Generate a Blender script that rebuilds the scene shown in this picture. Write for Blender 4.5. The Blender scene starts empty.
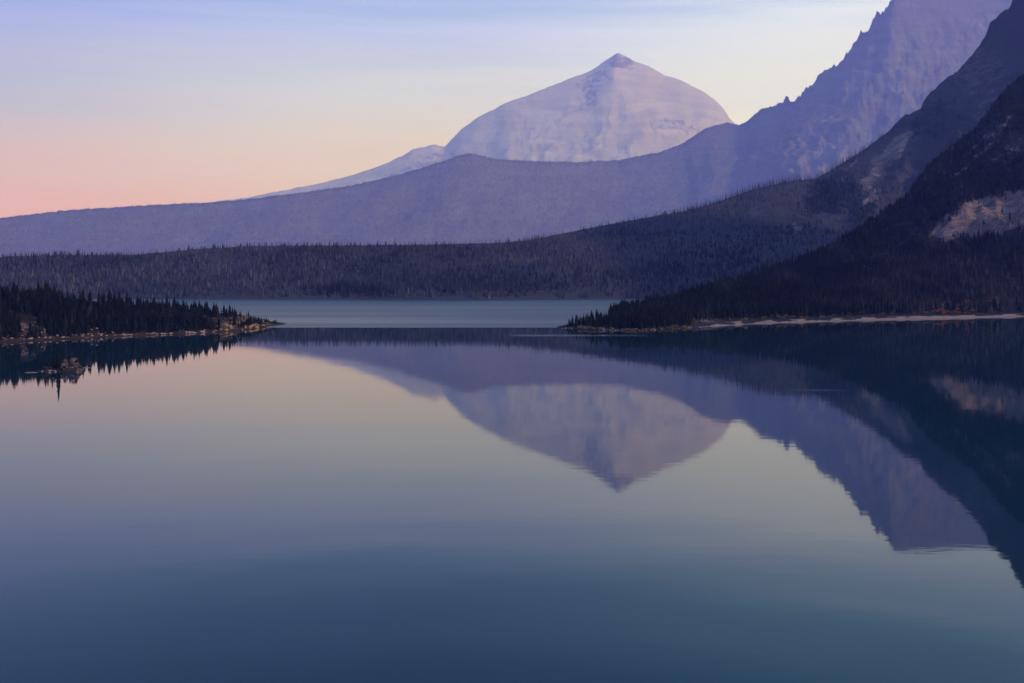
import bpy, math
import numpy as np

rng = np.random.default_rng(7)
scene = bpy.context.scene
COL = scene.collection
R = math.radians

# ------------------------------------------------------------------ camera
F, CX, YH, CAMH = 1000.0, 512.0, 270.5, 47.5      # focal length in pixels, principal column, horizon row, eye height (m)
cam_d = bpy.data.cameras.new('camera')
cam = bpy.data.objects.new('camera', cam_d)
COL.objects.link(cam)
cam.location = (0, 0, CAMH)
cam.rotation_euler = (R(90), 0, 0)
cam_d.sensor_width = 36.0
cam_d.lens = F / 1024 * 36.0
cam_d.shift_y = -(341.5 - YH) / 1024
cam_d.clip_start = 1.0
cam_d.clip_end = 90000.0
scene.camera = cam


def world(px, py, Y):
    return (px - CX) / F * Y, Y, CAMH + (YH - py) / F * Y


# ------------------------------------------------------------------ noise
TAB = np.random.default_rng(3).random((256, 256))


def vnoise(x, y):
    xi, yi = np.floor(x).astype(int), np.floor(y).astype(int)
    fx, fy = x - xi, y - yi
    fx, fy = fx * fx * fx * (fx * (fx * 6 - 15) + 10), fy * fy * fy * (fy * (fy * 6 - 15) + 10)
    a, b = TAB[xi & 255, yi & 255], TAB[(xi + 1) & 255, yi & 255]
    c, d = TAB[xi & 255, (yi + 1) & 255], TAB[(xi + 1) & 255, (yi + 1) & 255]
    return (a * (1 - fx) + b * fx) * (1 - fy) + (c * (1 - fx) + d * fx) * fy


def fbm(x, y, oct=5, gain=.5, lac=2.03):
    s, a, n = 0, 1.0, 0
    for k in range(oct):
        s = s + a * (vnoise(x + 17.3 * k, y + 9.1 * k) - .5)
        n += a
        a *= gain
        x, y = x * lac, y * lac
    return s / n * 2


def ridged(x, y, oct=5, gain=.5):
    s, a, n = 0, 1.0, 0
    for k in range(oct):
        v = 1 - np.abs(2 * vnoise(x + 31.7 * k, y + 5.3 * k) - 1)
        s = s + a * v * v
        n += a
        a *= gain
        x, y = x * 2.07, y * 2.07
    return s / n


def sstep(a, b, x):
    t = np.clip((x - a) / (b - a), 0, 1)
    return t * t * (3 - 2 * t)


# ------------------------------------------------------------------ material helpers
class NT:
    def __init__(self, mat):
        self.t = mat.node_tree
        self.n = self.t.nodes

    def new(self, typ, **kw):
        n = self.n.new(typ)
        for k, v in kw.items():
            if k.startswith('i_'):
                n.inputs[k[2:].replace('_', ' ')].default_value = v
            else:
                setattr(n, k, v)
        return n

    def link(self, a, b):
        self.t.links.new(a, b)

    def val(self, sock, v):
        if hasattr(v, 'is_output'):
            self.link(v, sock)
        else:
            sock.default_value = v

    def math(self, op, a, b=None, clamp=False):
        n = self.n.new('ShaderNodeMath')
        n.operation = op
        n.use_clamp = clamp
        self.val(n.inputs[0], a)
        if b is not None:
            self.val(n.inputs[1], b)
        return n.outputs[0]

    def mix(self, f, a, b, blend='MIX'):
        n = self.n.new('ShaderNodeMix')
        n.data_type = 'RGBA'
        n.blend_type = blend
        self.val(n.inputs[0], f)
        self.val(n.inputs[6], a if hasattr(a, 'is_output') else (*a, 1))
        self.val(n.inputs[7], b if hasattr(b, 'is_output') else (*b, 1))
        return n.outputs[2]

    def ramp(self, f, stops):
        n = self.n.new('ShaderNodeValToRGB')
        self.val(n.inputs[0], f)
        e = n.color_ramp.elements
        while len(e) < len(stops):
            e.new(.5)
        for el, (p, c) in zip(e, stops):
            el.position = p
            el.color = (*c, 1) if not isinstance(c, float) else (c, c, c, 1)
        return n.outputs[0]

    def noise(self, vec, scale, detail=5, rough=.55, dist=0.0):
        n = self.n.new('ShaderNodeTexNoise')
        if vec is not None:
            self.link(vec, n.inputs['Vector'])
        n.inputs['Scale'].default_value = scale
        n.inputs['Detail'].default_value = detail
        n.inputs['Roughness'].default_value = rough
        n.inputs['Distortion'].default_value = dist
        return n.outputs[0]

    def mapr(self, v, a, b, c=0.0, d=1.0):
        n = self.n.new('ShaderNodeMapRange')
        n.interpolation_type = 'SMOOTHSTEP'
        self.val(n.inputs[0], v)
        for i, x in enumerate((a, b, c, d)):
            n.inputs[i + 1].default_value = x
        return n.outputs[0]

    def scale(self, vec, s):
        n = self.n.new('ShaderNodeMapping')
        self.link(vec, n.inputs[0])
        n.inputs['Scale'].default_value = s
        return n.outputs[0]


def material(name):
    m = bpy.data.materials.new(name)
    m.use_nodes = True
    nt = NT(m)
    b = m.node_tree.nodes['Principled BSDF']
    b.inputs['Roughness'].default_value = .95
    b.inputs['Specular IOR Level'].default_value = .1
    return m, nt, b


def coords(nt):
    return nt.new('ShaderNodeTexCoord').outputs['Object']


def attr(nt, name):
    return nt.new('ShaderNodeAttribute', attribute_name=name).outputs['Fac']


def terrain_material(name, ground, ground2, wood, bare, scale, bump=0.0, bumpd=1.0, stretch=(1, 1, 1), strata=0.0):
    """forest floor / scrub broken by noise; the mesh attributes 'bare' and 'wood' place scree and woodland; on the mountains they also paint lit and shaded faces"""
    m, nt, b = material(name)
    co = nt.scale(coords(nt), stretch)
    n1 = nt.noise(co, scale, 6, .6, .3)
    n2 = nt.noise(co, scale * 7.3, 5, .65)
    n3 = nt.noise(co, scale * 31, 3, .6)
    c = nt.mix(nt.mapr(n1, .35, .65), ground, ground2)
    c = nt.mix(nt.mapr(n2, .38, .62, 0, .55), c, ground2)
    w = nt.math('ADD', attr(nt, 'wood'), nt.math('MULTIPLY', nt.math('SUBTRACT', n2, .5), 1.6))
    c = nt.mix(nt.mapr(w, .35, .65), c, wood)
    a = nt.math('ADD', attr(nt, 'bare'), nt.math('MULTIPLY', nt.math('SUBTRACT', nt.math('ADD', nt.math('MULTIPLY', n2, .6), nt.math('MULTIPLY', n3, .4)), .5), 1.7))
    bc = nt.mix(nt.mapr(n3, .35, .65), bare, tuple(x * .62 for x in bare))
    rot = nt.new('ShaderNodeMapping')
    nt.link(coords(nt), rot.inputs[0])
    rot.inputs['Rotation'].default_value = (0, 0, R(38))
    rot.inputs['Scale'].default_value = (scale * .9, scale * 9, scale * 3)
    stv = nt.noise(rot.outputs[0], 1.0, 5, .65, .4)
    bc = nt.mix(nt.mapr(stv, .36, .62), tuple(x * .34 for x in bare), bc)
    c = nt.mix(nt.mapr(a, .36, .70), c, bc)
    if strata:
        # tilted rock beds
        tm = nt.new('ShaderNodeMapping')
        nt.link(coords(nt), tm.inputs[0])
        tm.inputs['Rotation'].default_value = (R(10), R(-34), R(25))
        tm.inputs['Scale'].default_value = (strata * .16, strata * .16, strata)
        sv = nt.noise(tm.outputs[0], 1.0, 6, .7, .6)
        c = nt.mix(nt.mapr(sv, .40, .60), nt.mix(1.0, c, (.84, .84, .85), 'MULTIPLY'), c)
    nt.link(c, b.inputs['Base Color'])
    if bump:
        bn = nt.new('ShaderNodeBump', i_Strength=bump, i_Distance=bumpd)
        nt.link(nt.math('ADD', n2, nt.math('MULTIPLY', n3, .5)), bn.inputs['Height'])
        nt.link(bn.outputs[0], b.inputs['Normal'])
    return m


# ------------------------------------------------------------------ mesh helpers
def mesh_from(name, V, Fq, mat, smooth=False, attrs=None):
    """V (n,3), Fq (m,k) index array, all faces the same size"""
    me = bpy.data.meshes.new(name)
    V = np.asarray(V, dtype=np.float32)
    Fq = np.asarray(Fq, dtype=np.int32)
    k = Fq.shape[1]
    me.vertices.add(len(V))
    me.vertices.foreach_set('co', V.ravel())
    me.loops.add(Fq.size)
    me.loops.foreach_set('vertex_index', Fq.ravel())
    me.polygons.add(len(Fq))
    me.polygons.foreach_set('loop_start', np.arange(0, Fq.size, k, dtype=np.int32))
    me.polygons.foreach_set('loop_total', np.full(len(Fq), k, dtype=np.int32))
    me.polygons.foreach_set('use_smooth', np.full(len(Fq), smooth))
    for an, av in (attrs or {}).items():
        at = me.attributes.new(an, 'FLOAT', 'POINT')
        at.data.foreach_set('value', np.asarray(av, dtype=np.float32).ravel())
    me.update()
    me.validate()
    if mat:
        me.materials.append(mat)
    return me


def link(name, me, parent=None, loc=(0, 0, 0)):
    o = bpy.data.objects.new(name, me)
    COL.objects.link(o)
    o.location = loc
    if parent:
        o.parent = parent
    return o


def tag(o, label=None, cat=None, group=None, kind=None):
    if label:
        o['label'] = label
    if cat:
        o['category'] = cat
    if group:
        o['group'] = group
    if kind:
        o['kind'] = kind
    return o


class Terrain:
    """A hill: base line and crest line (each with its own distance) joined by a profile, broken by relief, with a back slope."""

    def __init__(self, x0, x1, nx, nt, crest, base, profile, relief, back=(.45, 20), back_drop=1.0, jag=None, shear=None):
        u = np.linspace(x0, x1, nx)
        cp = np.array(crest, float)
        bp = np.array(base, float)
        cy, cY = np.interp(u, cp[:, 0], cp[:, 1]), np.interp(u, cp[:, 0], cp[:, 2])
        bY, bz = np.interp(u, bp[:, 0], bp[:, 1]), np.interp(u, bp[:, 0], bp[:, 2])
        if jag is not None:
            cy = cy + jag(u)
        cz = CAMH + (YH - cy) / F * cY
        t = np.linspace(0, 1, nt)
        Yg = bY[:, None] + (cY - bY)[:, None] * t[None]
        Ug = np.repeat(u[:, None], nt, 1)
        Tg = np.repeat(t[None], nx, 0)
        pr = profile(Ug, Tg)
        def blur(a, sig):
            k = max(int(sig * nx / (x1 - x0) * 3), 1)
            kern = np.exp(-.5 * (np.arange(-k, k + 1) / (k / 3)) ** 2)
            kern /= kern.sum()
            return np.convolve(np.pad(a, k, mode='edge'), kern, 'valid')
        levels = np.stack([cz, blur(cz, 5), blur(cz, 16), blur(cz, 40)], 0)
        sel = np.clip(((1 - t) * 9) ** .6, 0, 2.999)
        wu = np.clip(Ug + fbm(Ug / 40, Tg * 3 + 5, 3) * 26 * np.minimum((1 - Tg) * 3, 1) + (0 if shear is None else shear(Ug, Tg)), x0, x1)     # spurs wander sideways on the way down
        fi = (wu - x0) / (x1 - x0) * (nx - 1)
        i0 = np.minimum(fi.astype(int), nx - 2)
        fr = fi - i0
        l0 = sel.astype(int)
        lf = (sel - l0)[None]
        L0 = levels[l0[None], i0] * (1 - fr) + levels[l0[None], i0 + 1] * fr
        L1 = levels[l0[None] + 1, i0] * (1 - fr) + levels[l0[None] + 1, i0 + 1] * fr
        CZ = L0 * (1 - lf) + L1 * lf
        soft = np.clip((cz - 80) / 120, 0, 1)[:, None]
        CZ = cz[:, None] * (1 - soft) + CZ * soft
        Zg = bz[:, None] + (CZ - bz[:, None]) * pr
        Xg = (Ug - CX) / F * Yg
        Zg = Zg + relief(Xg, Yg, Ug, Tg, Zg)
        self.u, self.t, self.n_front = u, t, nt
        nb = back[1]
        s = np.linspace(0, 1, nb + 1)[1:]
        depth = (cY - bY) * back[0]
        Yb = cY[:, None] + depth[:, None] * s[None]
        Ub = np.repeat(u[:, None], nb, 1)
        low = np.minimum(cz, -6.0)
        Zb = cz[:, None] + (low - cz)[:, None] * (s[None] ** 1.25) * back_drop
        Xb = (Ub - CX) / F * cY[:, None] * (1 + 0 * s[None]) + 0
        Xb = (Ub - CX) / F * Yb
        wob = fbm(Xb / 150, Yb / 150, 4) * np.minimum(s[None] * 4, 1) * (cz[:, None] - low[:, None]) * .05
        Zb = Zb + wob
        self.X = np.concatenate([Xg, Xb], 1)
        self.Y = np.concatenate([Yg, Yb], 1)
        self.Z = np.concatenate([Zg, Zb], 1)
        self.T = np.concatenate([Tg, 1 + np.repeat(s[None], nx, 0)], 1)
        self.PX = CX + F * self.X / self.Y
        self.PY = YH - F * (self.Z - CAMH) / self.Y

    def mesh(self, name, mat, attrs):
        nx, nt = self.X.shape
        V = np.stack([self.X, self.Y, self.Z], -1).reshape(-1, 3)
        i = np.arange(nx * nt).reshape(nx, nt)
        q = np.stack([i[:-1, :-1], i[1:, :-1], i[1:, 1:], i[:-1, 1:]], -1).reshape(-1, 4)
        me = mesh_from(name, V, q, mat, True, {k: v.ravel() for k, v in attrs.items()})
        o = link(name, me)
        tag(o, kind='structure')
        return o

    def sample(self, px, t):
        """world points on the front slope at column px and slope fraction t"""
        fi = np.interp(px, self.u, np.arange(len(self.u)))
        fj = np.interp(t, self.t, np.arange(len(self.t)))
        i = np.minimum(fi.astype(int), len(self.u) - 2)
        j = np.minimum(fj.astype(int), len(self.t) - 1)
        j1 = np.minimum(j + 1, len(self.t) - 1)
        a, b = fi - i, fj - j
        out = []
        for G in (self.X, self.Y, self.Z):
            out.append((G[i, j] * (1 - a) + G[i + 1, j] * a) * (1 - b) + (G[i, j1] * (1 - a) + G[i + 1, j1] * a) * b)
        return np.stack(out, -1)


def pix(P):
    return CX + F * P[..., 0] / P[..., 1], YH - F * (P[..., 2] - CAMH) / P[..., 1]


def blobs(PX, PY, lst):
    m = np.zeros_like(PX)
    PX, PY = PX + fbm(PX / 9, PY / 7, 4) * 7, PY + fbm(PX / 8 + 40, PY / 6, 4) * 5
    for x, y, rx, ry, rot, w in lst:
        c, s = math.cos(R(rot)), math.sin(R(rot))
        dx, dy = PX - x, PY - y
        a, b = (dx * c + dy * s) / rx, (-dx * s + dy * c) / ry
        m = np.maximum(m, w * (1 - sstep(.35, 1.3, np.sqrt(a * a + b * b))))
    return m


# ------------------------------------------------------------------ tree templates
def conifer_faces(seed, tiers, sides, width, ragged, top=1.0, low=.06, thin=1.0):
    """unit-height conifer crown: whorls of drooping needle sprays, as triangles"""
    g = np.random.default_rng(seed)
    V, T = [], []
    for k in range(tiers):
        f = k / max(tiers - 1, 1)
        z = low + (top - low) * (f ** .92) * .97
        r = width * (1 - f) ** .85 * (.75 + .5 * g.random()) + .012
        hgt = (1.5 + .5 * g.random()) / tiers
        off = g.random() * 6.28
        for s in range(sides):
            if g.random() < ragged * .35 * (1 - f):
                continue
            a = off + 6.283 * s / sides + (g.random() - .5) * .6
            rr = r * (1 - ragged * g.random())
            w = 6.283 / sides * .62 * thin
            zt = z + (g.random() - .6) * .5 / tiers
            i = len(V)
            V += [(0, 0, z + hgt), (rr * math.cos(a - w), rr * math.sin(a - w), zt + .02),
                  (rr * 1.12 * math.cos(a), rr * 1.12 * math.sin(a), zt - .35 / tiers),
                  (rr * math.cos(a + w), rr * math.sin(a + w), zt + .02)]
            T += [(i, i + 1, i + 2), (i, i + 2, i + 3)]
    i = len(V)
    for s in range(3):
        a = 2.094 * s
        V.append((.012 * math.cos(a), .012 * math.sin(a), top * .93))
    V.append((0, 0, top * 1.02))
    T += [(i, i + 1, i + 3), (i + 1, i + 2, i + 3), (i + 2, i, i + 3)]
    return np.array(V), np.array(T)


def cone_tree(seed, sides=5, width=.2, tiers=2):
    """unit-height conifer for far woods"""
    g = np.random.default_rng(seed)
    V, T = [], []
    for k in range(tiers):
        z0, z1 = k / tiers * .85 + .03, min(1.0, (k + 1.55) / tiers * .85 + .05)
        if k == tiers - 1:
            z1 = 1.0
        r = width * (1 - k / (tiers + .35))
        i = len(V)
        off = g.random() * 6
        for s in range(sides):
            a = off + 6.283 * s / sides
            q = r * (.65 + .6 * g.random())
            V.append((q * math.cos(a), q * math.sin(a), z0 + (g.random() - .5) * .12))
        V.append((0, 0, z1))
        T += [(i + s, i + (s + 1) % sides, i + sides) for s in range(sides)]
    return np.array(V), np.array(T)


def snag(seed, nb=5, width=.018):
    """unit-height burnt tree: bare tapered trunk with a few stubs"""
    g = np.random.default_rng(seed)
    V, T = [], []
    for s in range(3):
        V.append((width * math.cos(2.094 * s), width * math.sin(2.094 * s), -.05))
    V.append(((g.random() - .5) * .03, 0, 1.0))
    T += [(0, 1, 3), (1, 2, 3), (2, 0, 3)]
    for k in range(nb):
        z = .3 + .6 * g.random()
        a = g.random() * 6.28
        L = (.05 + .11 * g.random()) * (1.15 - z)
        c, s = math.cos(a), math.sin(a)
        i = len(V)
        V += [(0, 0, z + .018), (0, 0, z - .018), (L * c, L * s, z - .03 + .06 * g.random())]
        T.append((i, i + 1, i + 2))
    return np.array(V), np.array(T)


def scatter_mesh(name, P, H, templates, mat, g, wid=None, tint=None):
    """one mesh of many trees: P (n,3) feet, H heights"""
    n = len(P)
    which = g.integers(0, len(templates), n)
    ang = g.random(n) * 6.283
    wid = np.ones(n) if wid is None else wid
    tint = g.random(n) if tint is None else tint
    Vs, Ts, As, base = [], [], [], 0
    for k, (V, T) in enumerate(templates):
        id_ = np.nonzero(which == k)[0]
        if not len(id_):
            continue
        c, s = np.cos(ang[id_])[:, None], np.sin(ang[id_])[:, None]
        h = H[id_][:, None]
        w = h * wid[id_][:, None]
        x = (V[None, :, 0] * c - V[None, :, 1] * s) * w + P[id_, 0][:, None]
        y = (V[None, :, 0] * s + V[None, :, 1] * c) * w + P[id_, 1][:, None]
        z = V[None, :, 2] * h + P[id_, 2][:, None]
        Vs.append(np.stack([x, y, z], -1).reshape(-1, 3))
        Ts.append((T[None] + (base + np.arange(len(id_)) * len(V))[:, None, None]).reshape(-1, 3))
        As.append(np.repeat(tint[id_], len(V)))
        base += len(id_) * len(V)
    return link(name, mesh_from(name, np.concatenate(Vs), np.concatenate(Ts), mat, False, {'tint': np.concatenate(As)}))


def needle_material(name, stops, per_object=False):
    m, nt, b = material(name)
    if per_object:
        f = nt.new('ShaderNodeObjectInfo').outputs['Random']
    else:
        f = attr(nt, 'tint')
    n = nt.noise(coords(nt), .9, 3)
    f2 = nt.math('ADD', f, nt.math('MULTIPLY', nt.math('SUBTRACT', n, .5), .25), True)
    nt.link(nt.ramp(f2, stops), b.inputs['Base Color'])
    return m


# ------------------------------------------------------------------ materials
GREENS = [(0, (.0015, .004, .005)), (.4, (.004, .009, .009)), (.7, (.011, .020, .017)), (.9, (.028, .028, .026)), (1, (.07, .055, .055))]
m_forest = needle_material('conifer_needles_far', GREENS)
m_needles = needle_material('conifer_needles', [(0, (.003, .006, .006)), (.6, (.006, .011, .010)), (.85, (.014, .018, .014)), (1, (.03, .02, .02))], True)
m_snag = needle_material('burnt_wood', [(0, (.02, .018, .024)), (.5, (.045, .038, .05)), (1, (.09, .075, .085))])
m_burnt = needle_material('burnt_conifers', [(0, (.007, .014, .021)), (.5, (.023, .032, .046)), (.8, (.052, .053, .068)), (1, (.095, .086, .10))])  # bluish tint carries part of the haze over the far hill
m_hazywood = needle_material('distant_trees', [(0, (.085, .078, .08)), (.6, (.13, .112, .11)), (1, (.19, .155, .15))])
m_bark, _nt, _b = material('bark')
_nt.link(_nt.ramp(_nt.noise(coords(_nt), 3.0), [(.3, (.03, .022, .018)), (.7, (.07, .052, .042))]), _b.inputs['Base Color'])

m_peak = terrain_material('far_peak_rock', (.49, .39, .30), (.53, .425, .33), (.24, .195, .165), (.58, .48, .39), .0008, .35, 100, (1, .5, 1), .0042)
m_range = terrain_material('range_rock', (.17, .148, .145), (.19, .162, .155), (.115, .105, .11), (.42, .31, .26), .0016, .45, 60, (1, .35, 1), .008)
m_hill = terrain_material('burnt_hill', (.028, .030, .038), (.048, .044, .053), (.014, .018, .024), (.22, .165, .16), .006, .6, 8, (1, .4, 1))  # ground tone lifted towards blue, some haze put into the colour
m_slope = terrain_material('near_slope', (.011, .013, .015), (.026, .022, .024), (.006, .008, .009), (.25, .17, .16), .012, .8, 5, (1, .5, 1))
m_shore = terrain_material('peninsula_ground', (.018, .014, .013), (.036, .027, .023), (.009, .009, .008), (.30, .19, .11), .05, .6, .8)


# ------------------------------------------------------------------ far peak
def jag1(u):
    return fbm(u / 9, u * 0 + 3.3, 4) * 1.0


def relief1(X, Y, U, T, Z):
    k = np.sin(np.pi * np.clip(T, 0, 1)) ** .8
    r = ridged((X + Y * .35) / 2300 + fbm(X / 1500, Y / 1500, 4) * .9, Y / 2400 - X / 4000, 6) - .55
    r2 = fbm(X / 620, Y / 750, 5)
    st = fbm(Z / 260 + fbm(X / 3500, Y / 3500, 3) * 2.5 + X / 5000, X / 9000, 4)
    return (r * 230 + r2 * 90 + st * 130) * k * np.clip(Z / 2800, .15, 1)


crest1 = [(180, 206), (250, 197), (300, 187), (330, 181), (360, 173), (385, 164), (400, 157), (412, 150), (420, 147.5), (435, 145), (445, 146.5), (450, 141), (462, 128), (478, 117.5),
          (492, 110), (505, 103), (530, 95), (555, 84.5), (575, 77), (590, 71), (605, 61), (612, 56), (618, 52.5), (624, 55.5), (632, 60), (650, 67), (665, 75), (680, 80), (695, 87),
          (705, 93), (715, 100), (724, 109), (730, 119), (735, 123.5), (745, 128), (780, 140), (860, 165)]
far = Terrain(180, 860, 560, 190, [(x, y, 36000 - abs(x - 620) * 5.3) for x, y in crest1], [(100, 25000, 60), (900, 25000, 60)],
              lambda U, T: .25 * T + .75 * T ** 1.5, relief1, (.5, 24), 1.0, jag1)
far.mesh('mountain', m_peak, {
    'bare': blobs(far.PX, far.PY, [(660, 84, 50, 12, 25, .34), (600, 130, 90, 20, 10, .28)]) * (far.T <= 1) - .1,  # paler right face, sunlight painted into the rock colour
    'wood': blobs(far.PX, far.PY, [(620, 62, 24, 11, 12, .62), (596, 78, 26, 10, -30, .55), (690, 128, 70, 10, 12, .42), (590, 95, 14, 22, 25, .55), (420, 170, 70, 16, -20, .5)])})  # dark summit rock; the blobs left of it paint the shaded side

# ------------------------------------------------------------------ the range: left spur, notch and the cliffs on the right
crest2 = [(-260, 236), (-80, 226), (0, 218.5), (60, 211), (120, 207), (200, 203), (250, 199), (300, 193), (350, 186), (400, 175), (430, 165), (455, 157), (468, 153), (480, 156),
          (500, 159.5), (540, 161.5), (580, 162), (620, 160), (660, 152), (680, 145), (695, 135), (705, 129), (715, 125), (728, 122.5), (738, 125), (745, 123), (752, 117), (760, 110),
          (775, 104), (783, 101), (785.5, 93), (788, 92), (790, 97.5), (797, 96.5), (803, 92), (810, 83), (818, 76), (828, 70), (838, 60), (848, 55), (851, 49), (853, 42), (860, 32),
          (870, 25), (873, 15), (877, 9), (880, 12.5), (885, 8.5), (890, 0), (900, -6), (940, -4), (980, -2), (1005, -4), (1060, -20), (1160, -30), (1300, -10)]


def jag2(u):
    st = fbm(u / 7, u * 0 + 1.7, 4)
    return (np.round(st * 4) / 4 * 7.0 + (ridged(u / 4, u * 0 + 2.2, 3) - .5) * -3.6) * sstep(740, 800, u) * (1 - sstep(888, 900, u)) + fbm(u / 4, u * 0, 3) * .8


def relief2(X, Y, U, T, Z):
    k = np.sin(np.pi * np.clip(T, 0, 1)) ** .7
    cliff = sstep(690, 800, U)
    a = ridged((X - Y * .45) / 900 + fbm(X / 900, Y / 900, 4) * 1.0, (Y + X * .6) / 1300, 6) - .5
    b = fbm(X / 1000, Y / 1000, 5)
    c = fbm(X / 240, Y / 300, 4)
    st = fbm(Z / 210 + fbm(X / 2500, Y / 2500, 3) * 2.2, X / 4000, 4)
    return k * (cliff * (a * 50 + c * 150 + b * 200 + st * 190) + (1 - cliff) * (b * 90 + c * 22) * np.clip(Z / 500, .1, 1))


rg = Terrain(-260, 1300, 1900, 190, [(x, y, np.interp(x, [-260, 0, 500, 730, 900, 1300], [16000, 16600, 18300, 19400, 19100, 18400])) for x, y in crest2],
             [(-260, 14600, 20), (0, 14800, 20), (600, 15000, 20), (700, 14300, 20), (800, 12800, 20), (1300, 11800, 20)],
             lambda U, T: np.where(U < 690, 0, 1) * 0 + (1 - sstep(700, 860, U)) * (.55 * T + .45 * T ** 1.6) + sstep(700, 860, U) * (.45 * T ** 1.1 + .55 * T ** 2.2),
             relief2, (.5, 20), 1.0, jag2, lambda U, T: 110 * (1 - T) * sstep(735, 800, U))
rg_bare_lit = blobs(rg.PX, rg.PY, [(832, 117, 38, 11, -12, .62), (795, 136, 42, 9, -20, .5), (905, 62, 20, 12, 60, .48), (900, 85, 30, 14, -20, .45), (950, 50, 40, 14, -45, .45),
                               (985, 18, 26, 10, -45, .5), (750, 140, 34, 8, 10, .34), (690, 165, 50, 5, -6, .3), (468, 157, 12, 5, 0, .3)])  # pale blobs paint in the sunlit cliff patches; lower ones partly tan meadow
rg_dark = np.maximum(blobs(rg.PX, rg.PY, [(705, 140, 50, 14, -20, .5), (860, 75, 60, 70, -40, .35)]) - .3, -.3) * (rg.PX > 660) - .3 * (rg.PX <= 660)  # darker tone: trees near the notch, and the left side of the cliffs
rg.mesh('mountain_range', m_range, {'bare': rg_bare_lit, 'wood': rg_dark})

# ------------------------------------------------------------------ the burnt hill across the lake, rising to crags on the right
crest3 = [(-260, 262), (-100, 259), (0, 257), (60, 255), (130, 255), (200, 249), (250, 246), (320, 245.5), (400, 245), (450, 244), (500, 243), (530, 240), (560, 234), (600, 226),
          (650, 217), (690, 210), (720, 201), (750, 190.5), (780, 183), (800, 180), (815, 178.5), (830, 171), (850, 158.5), (865, 149), (885, 134), (905, 115.5), (921, 108),
          (924, 101), (930, 92), (945, 80), (957, 72), (970, 57), (980, 45), (986, 35), (990, 23), (1000, 14), (1009, 8), (1013, -1), (1020, -14), (1030, -30), (1060, -52), (1120, -80), (1300, -110)]


def jag3(u):
    return fbm(u / 5, u * 0 + 8, 4) * (.5 + 2.2 * sstep(860, 930, u))


def relief3(X, Y, U, T, Z):
    k = np.sin(np.pi * np.clip(T, 0, 1)) ** .75
    cliff = sstep(820, 960, U)
    a = ridged((X + Y * .35) / 170 + fbm(X / 200, Y / 200, 3) * .35, (Y - X * .3) / 600, 5) - .5
    b = fbm(X / 240, Y / 170, 5)
    c = fbm(X / 50, Y / 60, 4)
    return k * (cliff * (a * 85 + c * 14) + (1 - cliff) * (b * 26 + c * 5) * np.clip(Z / 60, .05, 1))


hill = Terrain(-260, 1300, 1500, 170, [(x, y, np.interp(x, [-260, 0, 500, 700, 850, 1000, 1300], [2020, 2020, 2040, 2450, 3000, 3300, 3200])) for x, y in crest3],
               [(-260, 1694, -6), (0, 1679, -6), (180, 1661, -6), (250, 1653, -6), (330, 1671, -6), (430, 1637, -6), (480, 1622, -6), (540, 1653, -6), (600, 1679, -6), (700, 1715, -6), (900, 1859, -6), (1000, 1911, -6), (1300, 1963, -6)],
               lambda U, T: (1 - sstep(800, 940, U)) * (.9 * T + .1 * np.minimum(T * 14, 1)) + sstep(800, 940, U) * (.5 * T + .5 * T ** 1.8), relief3, (.6, 16), 1.0, jag3)
hl_bare = blobs(hill.PX, hill.PY, [(893, 150, 11, 34, 40, .8), (872, 175, 9, 26, 25, .6), (872, 198, 7, 16, 35, .7), (905, 178, 14, 5, -40, .55), (795, 227, 9, 7, 30, .7), (760, 247, 36, 3.5, -22, .4),
                                   (690, 262, 40, 3, -14, .35), (850, 165, 12, 2.5, -35, .7), (838, 172, 8, 2, -30, .6), (660, 255, 50, 2.5, -20, .25), (975, 70, 46, 60, -40, .42), (1000, 110, 40, 26, -30, .48)])
hl_wood = np.maximum(blobs(hill.PX, hill.PY, [(835, 195, 36, 22, -20, .8), (865, 205, 14, 30, 30, .7), (930, 120, 26, 46, 40, .5)]), .25 * (hill.PY > 250))
hill.mesh('hill', m_hill, {'bare': hl_bare, 'wood': hl_wood})

# ------------------------------------------------------------------ the near forested slope on the right
shore4 = [(552, 327.9), (560, 328.3), (590, 330), (640, 331), (690, 328), (720, 326), (760, 323.5), (860, 320.5), (1024, 316.5), (1150, 313.5), (1400, 309)]
crest4 = [(552, 327.3, 846), (560, 326, 850), (568, 324.8, 852), (580, 324, 855), (600, 321, 862), (611, 313.5, 878), (620, 311, 890), (650, 305.5, 930), (668, 302, 965), (680, 297.5, 990), (700, 289, 1030), (730, 284, 1080), (760, 273, 1140), (790, 262, 1200),
          (820, 251, 1260), (850, 234, 1330), (870, 220, 1390), (890, 207, 1450), (905, 197, 1490), (915, 184, 1520), (925, 170, 1550), (940, 155, 1580), (955, 142, 1610), (975, 129, 1640),
          (985, 114, 1650), (1000, 94, 1670), (1024, 73, 1690), (1060, 45, 1700), (1120, 0, 1700), (1220, -60, 1700), (1400, -110, 1700)]


def prof4(U, T):
    D = np.interp(U, [c[0] for c in crest4], [c[2] for c in crest4]) - CAMH * F / (np.interp(U, [c[0] for c in shore4], [c[1] for c in shore4]) - YH)
    d = D * T                                                     # metres inland
    cz = CAMH + (YH - np.interp(U, [c[0] for c in crest4], [c[1] for c in crest4])) / F * np.interp(U, [c[0] for c in crest4], [c[2] for c in crest4])
    beach = np.minimum(d / 14, 1) * 2.6 / np.maximum(cz + 1, 3.5)
    bench = np.clip((d - 14) / 45, 0, 1) * 3.0 / np.maximum(cz + 1, 6)
    rest = np.clip((d - 30) / np.maximum(D - 30, 1), 0, 1)
    rest = .35 * rest + .65 * rest ** 1.35
    p = beach + bench
    big = sstep(3, 14, cz)
    full = np.clip(p + (1 - p) * rest, 0, 1)
    return big * full + (1 - big) * np.clip(.6 * np.minimum(T * 5, 1) + .4 * T, 0, 1)


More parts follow.
